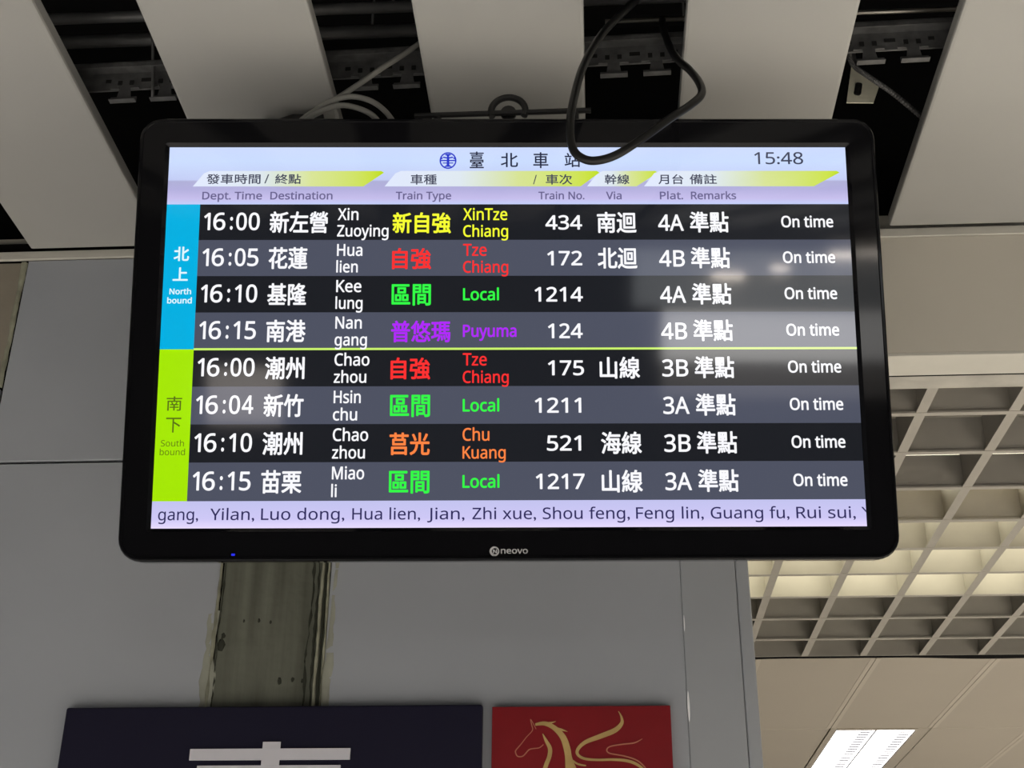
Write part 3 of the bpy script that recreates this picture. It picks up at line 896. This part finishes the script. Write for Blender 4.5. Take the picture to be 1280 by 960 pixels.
po = empty('red_poster', (-0.0212, 2.368, 2.083))
tag(po, 'red poster with a gold line drawing of a horse, beside the navy sign', 'poster')
obj('sheet', add_box(bmesh.new(), -0.1558, 0.1558, -0.004, 0.011, -0.43, 0.0, 0.0008), M_red, po)
strokes = [
 ('p', [(-0.0997, 2.0433, 0.0011), (-0.109, 2.0603, 0.0014), (-0.1073, 2.0504, 0.0017), (-0.1062, 2.0411, 0.0014), (-0.1166, 2.0294, 0.0014), (-0.1264, 2.0169, 0.0017), (-0.1343, 2.0078, 0.002), (-0.1353, 2.0031, 0.002), (-0.1314, 1.9967, 0.002), (-0.1221, 1.9975, 0.002), (-0.1123, 2.0077, 0.002), (-0.1039, 2.0099, 0.0017), (-0.0941, 2.0112, 0.0017), (-0.087, 2.0167, 0.0014)]),
 ('g', [(-0.1011, 2.0512, 0.004), (-0.0841, 2.0528, 0.0074), (-0.0672, 2.0445, 0.0085), (-0.0532, 2.029, 0.0107), (-0.0464, 2.0095, 0.0118), (-0.0438, 1.993, 0.0123), (-0.0399, 1.9738, 0.0194), (-0.032, 1.9466, 0.0304), (-0.0269, 1.9197, 0.033)]),
 ('g', [(-0.0897, 2.0539, 0.0028), (-0.0756, 2.0538, 0.0034), (-0.0654, 2.0563, 0.0006)]),
 ('g', [(-0.0643, 2.0445, 0.0034), (-0.0545, 2.0416, 0.0034), (-0.0452, 2.0385, 0.0006)]),
 ('g', [(-0.0881, 2.0348, 0.0011), (-0.0828, 2.0236, 0.0051), (-0.0758, 2.0097, 0.0073), (-0.077, 1.9959, 0.0073), (-0.0824, 1.9822, 0.0073), (-0.0858, 1.9685, 0.0072), (-0.0845, 1.9468, 0.0061), (-0.0764, 1.9253, 0.0044)]),
 ('g', [(0.044, 2.0733, 0.0011), (0.0488, 2.0634, 0.0034), (0.049, 2.0521, 0.0062), (0.0369, 2.0402, 0.0084), (0.0114, 2.03, 0.0084), (-0.014, 2.0204, 0.0067), (-0.0268, 2.0094, 0.0056), (-0.0284, 1.9998, 0.005), (-0.0173, 1.9923, 0.0045), (0.0049, 1.9899, 0.0039), (0.0327, 1.9903, 0.0044), (0.0549, 1.9883, 0.005), (0.0713, 1.9828, 0.005), (0.0848, 1.9718, 0.0039), (0.087, 1.9569, 0.0028), (0.0781, 1.9407, 0.0016)]),
 ('p', [(0.084, 2.0254, 0.0008), (0.0698, 2.0185, 0.0022), (0.0474, 2.0159, 0.0022), (0.0277, 2.0124, 0.0022), (0.022, 2.0064, 0.0022), (0.0274, 2.0008, 0.0022), (0.0496, 1.9966, 0.0022), (0.0716, 1.9896, 0.0022), (0.085, 1.9786, 0.0022), (0.0954, 1.9622, 0.0011)]),
 ('g', [(-0.0397, 1.9916, 0.0022), (-0.0286, 1.9833, 0.0033), (-0.0142, 1.9802, 0.0022)])]
for k, (c_, st) in enumerate(strokes):
    P3 = smooth_path([(x, z, w_) for x, z, w_ in st], 5)
    bm = bmesh.new(); prev = None
    yy = -0.0046 - 0.0001 * k
    for i, p in enumerate(P3):
        a, b = P3[max(i - 1, 0)], P3[min(i + 1, len(P3) - 1)]
        dx, dz = b.x - a.x, b.y - a.y
        L = math.hypot(dx, dz) or 1
        nx, nz = -dz / L * p.z / 2, dx / L * p.z / 2
        row = [bm.verts.new((p.x + nx + 0.0212, yy, p.y + nz - 2.083)), bm.verts.new((p.x - nx + 0.0212, yy, p.y - nz - 2.083))]
        if prev: bm.faces.new((prev[0], prev[1], row[1], row[0]))
        prev = row
    me = bpy.data.meshes.new('horse_line'); bm.to_mesh(me); bm.free()
    link('horse_line', me, M_gold if c_ == 'g' else M_pink, po)

# ------------------------------------------------------------------ behind the viewer: panels added to reflect as pale patches, and tube lamps
lbx = empty('reflection_panel', (2.30, -7.0, 0))
tag(lbx, 'tall glowing panel added behind the viewer to reflect as a pale patch on the right of the display', 'reflection panel')
obj('lit_face', add_box(bmesh.new(), -0.45, 1.35, -0.02, 0.0, 2.10, 2.52), emit('patch_glow', (1.0, 0.98, 0.95), 6.5), lbx)
obj('upper_face', add_box(bmesh.new(), -0.70, 1.60, -0.02, 0.0, 2.55, 3.02), emit('upper_face_glow', (0.9, 0.96, 1.0), 1.5), lbx)
obj('lower_face', add_box(bmesh.new(), -0.45, 1.35, -0.02, 0.0, 1.80, 2.07), emit('lower_face_glow', (1.0, 0.92, 0.85), 0.9), lbx)
bm = bmesh.new()
add_box(bm, -0.75, 1.65, -0.14, -0.02, 1.75, 3.06, 0.01)
add_box(bm, -0.40, -0.30, -0.12, -0.04, 0.0, 1.76); add_box(bm, 1.20, 1.30, -0.12, -0.04, 0.0, 1.76)
obj('case', bm, M_black_metal, lbx)
lb2 = empty('reflection_panel', (-1.50, -6.4, 0))
tag(lb2, 'small glowing panel added behind the viewer to reflect as a pale patch at the left of the display', 'reflection panel')
obj('lit_face', add_box(bmesh.new(), -0.28, 0.28, -0.02, 0.0, 1.62, 2.05), emit('small_patch_glow', (1.0, 0.9, 0.82), 3.0), lb2)
bm = bmesh.new(); add_box(bm, -0.31, 0.31, -0.10, -0.02, 1.59, 2.08, 0.01); add_box(bm, -0.04, 0.04, -0.08, -0.03, 0.0, 1.6)
obj('case', bm, M_black_metal, lb2)
M_tube = emit('tube_glow', (1.0, 0.88, 0.76), 45)
for k, (tx, tz, tl, tll) in enumerate(((3.33, 2.99, 0.30, 'fluorescent tube lamp in the far hall, nearest the display edge in the mirror image'),
                                       (2.77, 2.875, 0.14, 'short fluorescent tube lamp in the far hall, middle one of the mirrored row'),
                                       (2.34, 2.807, 0.26, 'fluorescent tube lamp in the far hall, lowest one of the mirrored row'))):
    t_ = empty('tube_lamp', (tx, -6.8, tz))
    tag(t_, tll, 'lamp', 'tube lamps mirrored in the screen')
    obj('tube', tube(bmesh.new(), [(-tl / 2, 0, 0), (tl / 2, 0, 0)], 0.012, 8), M_tube, t_, True)
    obj('housing', add_box(bmesh.new(), -tl / 2, tl / 2, -0.03, 0.03, 0.014, 0.05), M_black_metal, t_)
    obj('hanger', add_box(bmesh.new(), -0.005, 0.005, -0.005, 0.005, 0.05, 3.9 - tz), M_black_metal, t_)
print('objects', len(bpy.data.objects), 'tris', sum(len(m.polygons) for m in bpy.data.meshes))
